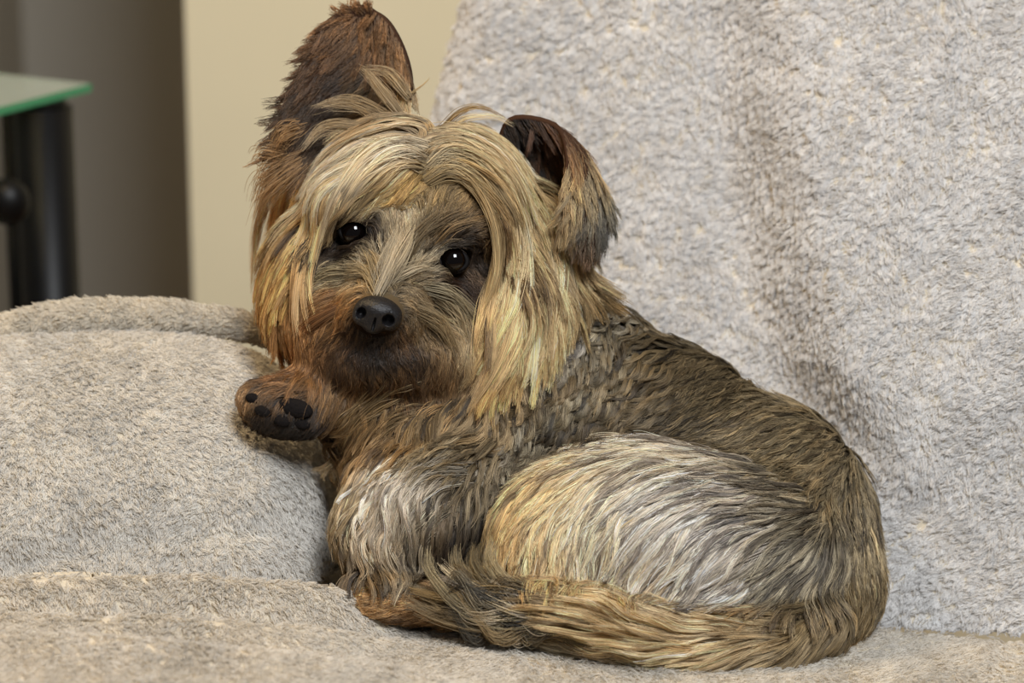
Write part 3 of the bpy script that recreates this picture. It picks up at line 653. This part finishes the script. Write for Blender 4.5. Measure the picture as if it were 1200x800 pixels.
ear(EL, 'upright dark brown ear', 6, lambda P, n: joinc(ear_strands(P, n, 13000, 700, DL, CL, 1, 0.25), ear_strands(P-n*6, n, 5000, 300, DL, CL, -1, 0.2)))
ER = [[(588, 205, 0), (620, 240, -20), (655, 285, -30)], [(586, 165, 5), (640, 180, -25), (685, 240, -45)], [(600, 140, 14), (650, 155, 5), (702, 225, -22)],
      [(648, 148, 32), (686, 186, 30), (712, 245, 0)], [(662, 188, 50), (688, 222, 46), (712, 262, 18)], [(658, 232, 54), (688, 264, 46), (706, 283, 28)], [(676, 288, 44), (688, 298, 38), (699, 300, 32)]]
DR = tab("610 150 .3 .9 .2 30; 600 180 .2 1 .1 30; 620 210 .1 1 0 30; 640 160 .25 .9 .2 44; 660 180 .1 1 .15 50; 680 200 .05 1 .1 50; 695 220 .1 1 .1 44; 650 210 -.35 .9 .1 44; 670 240 -.35 .95 .1 44; 700 260 -.2 1 .05 36; 660 260 -.1 1 0 36; 685 290 -.1 1 0 26")
CR = tab("600 150 59 41 28; 600 190 48 35 26; 625 200 44 33 26; 640 150 105 66 37; 650 180 132 92 52; 665 200 193 165 114; 685 220 165 145 110; 705 240 132 121 105; 710 255 77 70 63; 670 245 176 151 107; 690 265 105 88 70; 685 290 121 92 68; 655 240 143 114 77")
ear(ER, 'folded ear with tan and black stripes of hair', 6, lambda P, n: joinc(ear_strands(P, n, 12000, 420, DR, CR, 1, 0.25, bend=0.2), ear_strands(P-n*6, n, 5000, 300, DR, CR, -1, 0.1)))

# ---- locks on the head, ears and tail
def hs(path, extra):   # give 2-D paths the height of the skin plus extra
    p = np.array(path, float); h = np.maximum(surf_h(p[:, 0], p[:, 1]), -120)
    h = np.maximum(h, np.r_[h[1:], h[-1]]*0.5+np.r_[h[0], h[:-1]]*0.5)
    return np.c_[p, h+np.asarray(extra)]
BL = (214, 198, 156); GO = (208, 172, 106); WH = (212, 200, 170); TB = (176, 146, 92)
HL = []
for path, n, sp, c in [
  ([(498, 195), (470, 182), (435, 200), (405, 235), (388, 275)], 260, 7, WH), ([(497, 200), (465, 195), (430, 222), (405, 255), (398, 275)], 200, 6, BL),
  ([(490, 178), (450, 168), (410, 190), (372, 240), (350, 310)], 300, 8, BL), ([(480, 150), (430, 158), (380, 195), (345, 255), (330, 335)], 320, 9, GO),
  ([(470, 140), (410, 155), (350, 205), (325, 275), (318, 350)], 320, 9, GO), ([(475, 125), (430, 140), (390, 165), (355, 205), (340, 240)], 200, 6, TB),
  ([(420, 190), (385, 230), (362, 290), (350, 350), (352, 385)], 280, 7, BL), ([(390, 205), (360, 255), (342, 320), (335, 390)], 280, 8, GO),
  ([(360, 215), (330, 280), (318, 350), (322, 410)], 260, 8, GO), ([(425, 212), (400, 240), (388, 285)], 90, 4, BL),
  ([(498, 200), (525, 178), (560, 195), (595, 240), (608, 310), (592, 380)], 320, 8, BL), ([(500, 205), (530, 190), (562, 208), (590, 255), (597, 320), (575, 372)], 300, 7, BL),
  ([(508, 170), (545, 168), (585, 205), (610, 262), (622, 330), (608, 400)], 320, 9, BL), ([(515, 158), (555, 162), (592, 200), (620, 262), (640, 330), (636, 400)], 320, 9, (196, 176, 130)),
  ([(500, 205), (532, 200), (565, 222), (588, 275), (584, 345), (566, 420)], 260, 6, TB), ([(600, 210), (618, 270), (615, 340), (590, 410), (560, 470)], 320, 9, BL),
  ([(625, 230), (645, 290), (648, 350), (625, 420), (585, 468)], 300, 9, BL), ([(640, 250), (662, 310), (668, 360), (660, 400)], 260, 7, WH), ([(590, 300), (595, 350), (578, 400), (556, 455)], 260, 8, GO),
  ([(605, 320), (602, 380), (580, 430), (552, 480)], 260, 8, (206, 180, 126)), ([(580, 330), (572, 380), (568, 420)], 160, 6, (200, 168, 110)), ([(655, 270), (680, 300), (690, 325)], 150, 7, TB)]:
    ex = np.interp(np.linspace(0, 1, len(path)), [0, 0.3, 0.7, 1], [2, 16, 20, 16])
    for rep_ in range(5):
        pj = np.array(path, float)+np.cumsum(rng.normal(0, 3.2, (len(path), 2)), 0)+rng.normal(0, 4, 2)
        L_ = lock(hs(pj, ex+rng.normal(0, 3)), n//3, sp*rng.uniform(0.7, 1.5), c, 0.25, 1.0, 0.33, 0.2, grad=(0.6, 1.06))
        base = flin(interp(COL['head'], hs(pj, 0)[:1, :2]*0.4+pj[1:2]*0.6, 4)[0]*0.62+np.array(c)*0.38)
        way = flin(interp(COL['head'], spline(pj, NSEG+1), 4))
        cc = (0.5*base+0.5*way)*np.exp(rng.normal(0.04, 0.16)); u_ = np.linspace(0, 1, NSEG+1)
        c3 = cc[None]*np.exp(rng.normal(0, 0.3, (len(L_[0]), 1, 1)))*(0.5+0.6*sstep(0, 0.5, u_))[None, :, None]
        HL.append((L_[0], L_[1], np.clip(c3, 0.002, 0.9)))
for path, n, sp, c in [([(515, 152, 10), (540, 130, 15), (565, 125, 15), (595, 140, 10)], 24, 5, TB), ([(520, 158, 12), (545, 140, 18), (580, 138, 15), (605, 150, 12)], 24, 5, BL), ([(478, 112, 12), (500, 96, 5), (506, 88, 0)], 5, 3, TB)]:
    HL.append(lock(path, n, sp, c, 0.5))
for a, b in [((352, 190, 20), (305, 245, 18)), ((340, 205, 20), (298, 262, 15)), ((335, 190, 18), (300, 235, 10)), ((330, 180, 18), (300, 186, 16)), ((350, 150, 20), (322, 180, 18))]:
    m = ((a[0]+b[0])/2-6, (a[1]+b[1])/2-6, a[2]+4); HL.append(lock([a, m, b], 60, 16, (168, 130, 80), 0.6, 3.0))
for a, m, b in [((470, 135, 22), (430, 85, 6), (418, 80, 2)), ((478, 112, 20), (455, 85, 8), (425, 81, 4)), ((455, 135, 20), (410, 118, 4), (366, 128, 4)), ((450, 145, 20), (420, 125, 6), (375, 122, 4)), ((430, 150, 18), (380, 150, 12), (352, 178, 14))]:
    HL.append(lock([a, m, b], 45, 9, (176, 156, 122), 0.5, 2.0))
for path, n, sp, c in [([(446, 340), (458, 305), (470, 266)], 90, 7, (196, 180, 148)), ([(450, 338), (470, 300), (486, 270)], 70, 6, (186, 168, 134)), ([(440, 336), (424, 312), (392, 316)], 80, 6, (190, 174, 140)), ([(444, 332), (440, 308), (428, 290)], 60, 6, (170, 150, 116)),
  ([(452, 334), (488, 314), (516, 316)], 80, 6, (180, 164, 132)), ([(496, 338), (530, 348), (560, 380)], 90, 7, (184, 166, 130)), ([(484, 356), (512, 372), (532, 412)], 90, 7, (172, 150, 112)), ([(410, 320), (372, 322), (344, 350)], 90, 6, (188, 168, 126)), ([(505, 350), (535, 368), (548, 420)], 90, 7, (176, 154, 114)),
  ([(400, 350), (366, 366), (344, 402)], 90, 7, (164, 120, 64)), ([(396, 368), (362, 388), (346, 430)], 90, 7, (150, 104, 54)), ([(480, 300), (500, 270), (528, 246)], 70, 6, (150, 124, 84)), ([(500, 284), (525, 262), (552, 252)], 70, 6, (136, 108, 68))]:
    for rep_ in range(2):
        pj = np.array(path, float)+rng.normal(0, 4, 2)+rng.normal(0, 2, (len(path), 2))
        HL.append(lock(hs(pj, [2, 7, 6]), n//2, sp*1.3, np.array(c)*rng.uniform(0.88, 1.08), 0.6, 1.2, 0.3, 0.24))
curves('head_locks', *cull(joinc(*HL), 20), dog, M_FUR)
TL = []; TG = (128, 114, 92); TD = (78, 68, 56)
PAL = [TG, TD, (150, 125, 82), (196, 182, 152), (112, 92, 62), (58, 50, 42), (170, 160, 146)]
for k in range(150):
    u0 = rng.uniform(0.0, 1)*(len(TAIL)-1.01); i = int(u0); f = u0-i; a = TAIL[i, :3]*(1-f)+TAIL[i+1, :3]*f
    s_ = np.clip((850-a[0])/170, 0, 1); Lk = rng.uniform(70, 150)*(1-0.25*s_); sg = rng.uniform(-1, 1)
    e_ = a+np.array([-Lk, -0.10*Lk+sg*26*s_+rng.normal(0, 8)-4, 4+rng.normal(0, 5)]); e_[0] = max(e_[0], 478+rng.uniform(0, 60)); e_[1] = min(e_[1], 756)
    m = (a*0.55+e_*0.45)+np.array([0, 10+sg*12+rng.normal(0, 9*s_), 12+rng.normal(0, 4)])
    m2 = (a*0.2+e_*0.8)+np.array([0, rng.normal(4, 9*s_+2), 8])
    c = np.array((216, 198, 158))*np.exp(rng.normal(0, 0.14))*(1-s_)+np.array(PAL[rng.integers(len(PAL))])*s_
    TL.append(lock([a+np.array([0, sg*12, 10]), m, m2, e_], 90, 9, np.clip(c, 0, 235), 0.45, 2.0, 0.33, 0.25))
for path, c in [([(680, 700, 178), (600, 728, 185), (540, 712, 180), (498, 660, 165), (502, 640, 160)], (150, 134, 100)), ([(700, 715, 180), (620, 720, 188), (550, 690, 178), (515, 660, 170)], (200, 186, 150)), ([(640, 705, 178), (570, 690, 178), (520, 700, 170), (478, 690, 160)], (150, 125, 82)), ([(660, 720, 182), (580, 735, 180), (510, 720, 170), (472, 700, 165)], (140, 118, 84)),
   ([(640, 700, 175), (600, 690, 178), (575, 660, 165), (578, 632, 150)], (160, 144, 110)), ([(620, 700, 175), (580, 690, 178), (556, 662, 165), (558, 638, 150)], (120, 104, 76)), ([(600, 705, 175), (560, 692, 172), (536, 668, 160), (534, 640, 150)], (140, 122, 88)), ([(700, 690, 172), (690, 725, 186), (715, 755, 186), (760, 772, 175)], (206, 190, 150)), ([(720, 700, 175), (735, 735, 190), (790, 758, 190), (870, 758, 170)], (210, 180, 126)), ([(700, 705, 175), (712, 745, 186), (770, 768, 182), (850, 772, 165)], (150, 130, 98))]:
    TL.append(lock(path, 150, 11, c, 0.5, 2.2, 0.30, 0.25))
curves('tail_hair', *joinc(s4b, *TL), dog, M_FUR)

BLK = []
for path, n, sp, c in [
  ([(560, 546), (515, 546), (478, 572), (462, 615), (472, 655)], 160, 9, (214, 204, 180)), ([(540, 550), (500, 560), (470, 595), (468, 640)], 150, 8, (206, 196, 172)), ([(510, 546), (460, 556), (430, 585), (418, 630)], 160, 9, (210, 198, 170)),
  ([(470, 550), (430, 558), (404, 580), (396, 610)], 120, 9, (196, 182, 150)), ([(420, 552), (400, 560), (388, 582)], 110, 9, (198, 188, 166)), ([(556, 590), (520, 598), (498, 622), (492, 660)], 130, 8, (180, 166, 140)), ([(480, 600), (470, 640), (455, 680)], 120, 8, (172, 156, 130)), ([(420, 610), (405, 650), (404, 685)], 120, 8, (176, 158, 128)),
  ([(500, 470), (460, 478), (430, 505), (422, 540)], 140, 8, (168, 136, 86)), ([(540, 480), (500, 496), (486, 526), (500, 545)], 140, 7, (160, 126, 76)), ([(470, 490), (450, 515), (455, 545)], 120, 7, (150, 114, 64)), ([(440, 470), (412, 492), (398, 525)], 140, 8, (160, 128, 80)),
  ([(860, 566), (790, 566), (730, 600), (700, 670)], 120, 6, (220, 214, 200)), ([(880, 600), (820, 612), (770, 660), (745, 715)], 120, 6, (218, 212, 200)), ([(930, 630), (870, 640), (820, 680), (780, 725)], 120, 6, (214, 206, 190)), ([(700, 560), (650, 590), (625, 640), (615, 690)], 120, 7, (204, 178, 128)), ([(760, 600), (700, 630), (672, 690)], 120, 6, (212, 196, 156))]:
    ex = np.interp(np.linspace(0, 1, len(path)), [0, 0.3, 0.7, 1], [3, 11, 13, 8])
    for rep_ in range(7):
        pj = spline(path, 9)[rng.integers(0, 3):9-rng.integers(0, 3)]; pj = pj+np.cumsum(rng.normal(0, 1.2, pj.shape), 0)+rng.normal(0, 11, 2); ex = np.interp(np.linspace(0, 1, len(pj)), [0, 0.3, 0.7, 1], [1, 9, 11, 7])
        BLK.append(lock(hs(pj, ex), n//4, sp*rng.uniform(0.8, 1.4), np.clip(np.array(c)*np.exp(rng.normal(-0.05, 0.09)), 0, 238), 0.3, 1.2, 0.33, 0.24, grad=(0.6, 1.08)))
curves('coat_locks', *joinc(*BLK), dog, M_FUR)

# ---- nose, eyes, mouth, paw pads
M_NOSE = plain('nose_leather', lin((26, 24, 25)), 0.42, 0.2, 900, 0.35, spec=0.5)
M_EYE = plain('dark_eye', lin((9, 5, 4)), 0.05, spec=0.5, coat=0.0)
M_LID = plain('eyelid_skin', lin((12, 8, 7)), 0.7, spec=0.2)
M_PAD = plain('paw_pad_leather', lin((22, 18, 17)), 0.85, 0.2, 500, 0.5, spec=0.15)
nh = float(surf_h(443, 368)[0]); nl = np.array([400.0, 325, nh-30]); q = np.stack(np.meshgrid(np.arange(0, 88, 1.4)+nl[0], np.arange(0, 88, 1.4)+nl[1], np.arange(0, 74, 1.4)+nl[2], indexing='ij'), -1)
def ell(c, r, rot=0):
    v = q-np.array(c); a = math.radians(rot); v = np.stack([v[..., 0]*math.cos(a)+v[..., 1]*math.sin(a), -v[..., 0]*math.sin(a)+v[..., 1]*math.cos(a), v[..., 2]], -1); r = np.array(r, float)
    k0 = np.linalg.norm(v/r, axis=-1); k1 = np.linalg.norm(v/(r*r), axis=-1); return k0*(k0-1)/np.maximum(k1, 1e-6)
def smin(a, b, k): h = np.clip(0.5+0.5*(b-a)/k, 0, 1); return b*(1-h)+a*h-k*h*(1-h)
d = ell((444, 364, nh+4), (27, 17, 22), 15); d = smin(d, ell((438, 377, nh+2), (15, 14, 18), 15), 8); d = smin(d, ell((424, 367, nh+4), (11, 14, 15), 15), 5); d = smin(d, ell((459, 374, nh+4), (11, 14, 15), 15), 5)
d = np.maximum(d, -ell((423, 367, nh+20), (6, 7.5, 15), 25)); d = np.maximum(d, -ell((455, 375, nh+20), (7.5, 7, 15), 0))
d = np.maximum(d, -ell((437, 384, nh+20), (1.6, 14, 9), 15))
V, Q = surface_nets(d, nl, 1.4)
link('nose', mesh_data('nose', W(V), Q), dog, M_NOSE)['label'] = 'black leathery nose'
def ball(name, c, r, m, parent, sq=(1, 1, 1), rot=0, label=None):
    th = np.linspace(0, math.pi, 20)[:, None]; ph = np.linspace(0, 2*math.pi, 32, endpoint=False)[None]
    v = np.stack([np.sin(th)*np.cos(ph)*sq[0], np.sin(th)*np.sin(ph)*sq[1], np.cos(th)*sq[2]+0*ph], -1)*r
    a = math.radians(rot); v = np.stack([v[..., 0]*math.cos(a)-v[..., 1]*math.sin(a), v[..., 0]*math.sin(a)+v[..., 1]*math.cos(a), v[..., 2]], -1)+np.array(c)
    idx = np.arange(20*32).reshape(20, 32); nx = np.roll(idx, -1, 1)
    f = np.stack([idx[:-1], idx[1:], nx[1:], nx[:-1]], -1).reshape(-1, 4)
    o = link(name, mesh_data(name, W(v.reshape(-1, 3)), f), parent, m)
    if label: o['label'] = label
    return o
def tube(name, pts, r, m, parent, closed=False):
    p = np.asarray(pts, float); n = len(p); t = unit(np.gradient(p, axis=0)) if not closed else unit(np.roll(p, -1, 0)-np.roll(p, 1, 0))
    up = np.array([0, 0, 1.0]); b = unit(np.cross(t, up)); c = np.cross(b, t); a = np.linspace(0, 2*math.pi, 10, endpoint=False)
    r = np.broadcast_to(np.asarray(r, float), n)
    v = p[:, None]+r[:, None, None]*(b[:, None]*np.cos(a)[None, :, None]+c[:, None]*np.sin(a)[None, :, None])
    idx = np.arange(n*10).reshape(n, 10); nx = np.roll(idx, -1, 1)
    A0, A1, B0, B1 = (idx[:-1], idx[1:], nx[:-1], nx[1:]) if not closed else (idx, np.roll(idx, -1, 0), nx, np.roll(nx, -1, 0))
    f = np.stack([A0, A1, B1, B0], -1).reshape(-1, 4)
    return link(name, mesh_data(name, W(v.reshape(-1, 3)), f), parent, m)
for c in EYE3:
    e = ball('eye', c, 18.5, M_EYE, dog, label='glossy dark eye')
    a = np.linspace(0, 2*math.pi, 28, endpoint=False); ro = math.radians(16)
    ex, ey = 16.5*np.cos(a), 11.5*np.sin(a)
    tube('eyelid', np.stack([c[0]+ex*math.cos(ro)-ey*math.sin(ro), c[1]+ex*math.sin(ro)+ey*math.cos(ro), c[2]+9+0*a], 1), 3.2, M_LID, e, True)
mp = np.array([(395, 402), (415, 407), (432, 404), (440, 400), (450, 407), (475, 412), (500, 424), (515, 440)], float)
tube('mouth', spline(np.c_[mp, surf_h(mp[:, 0], mp[:, 1])-0.8], 30), 2.6, M_LID, dog)
for c, r, sq in [((346, 478, 0), 16, (1.35, .7, .4)), ((297, 467, 0), 8, (1.2, .8, .6)), ((309, 482, 0), 9, (1.2, .8, .6)), ((330, 493, 0), 9, (1.2, .8, .6)), ((354, 497, 0), 8, (1.2, .75, .6))]:
    hh_ = float(surf_h(c[0], min(c[1], 496))[0]); hh_ = hh_ if hh_ > 20 else 70
    ball('paw_pad', (c[0], c[1], hh_+2), r, M_PAD, dog, sq, 15)
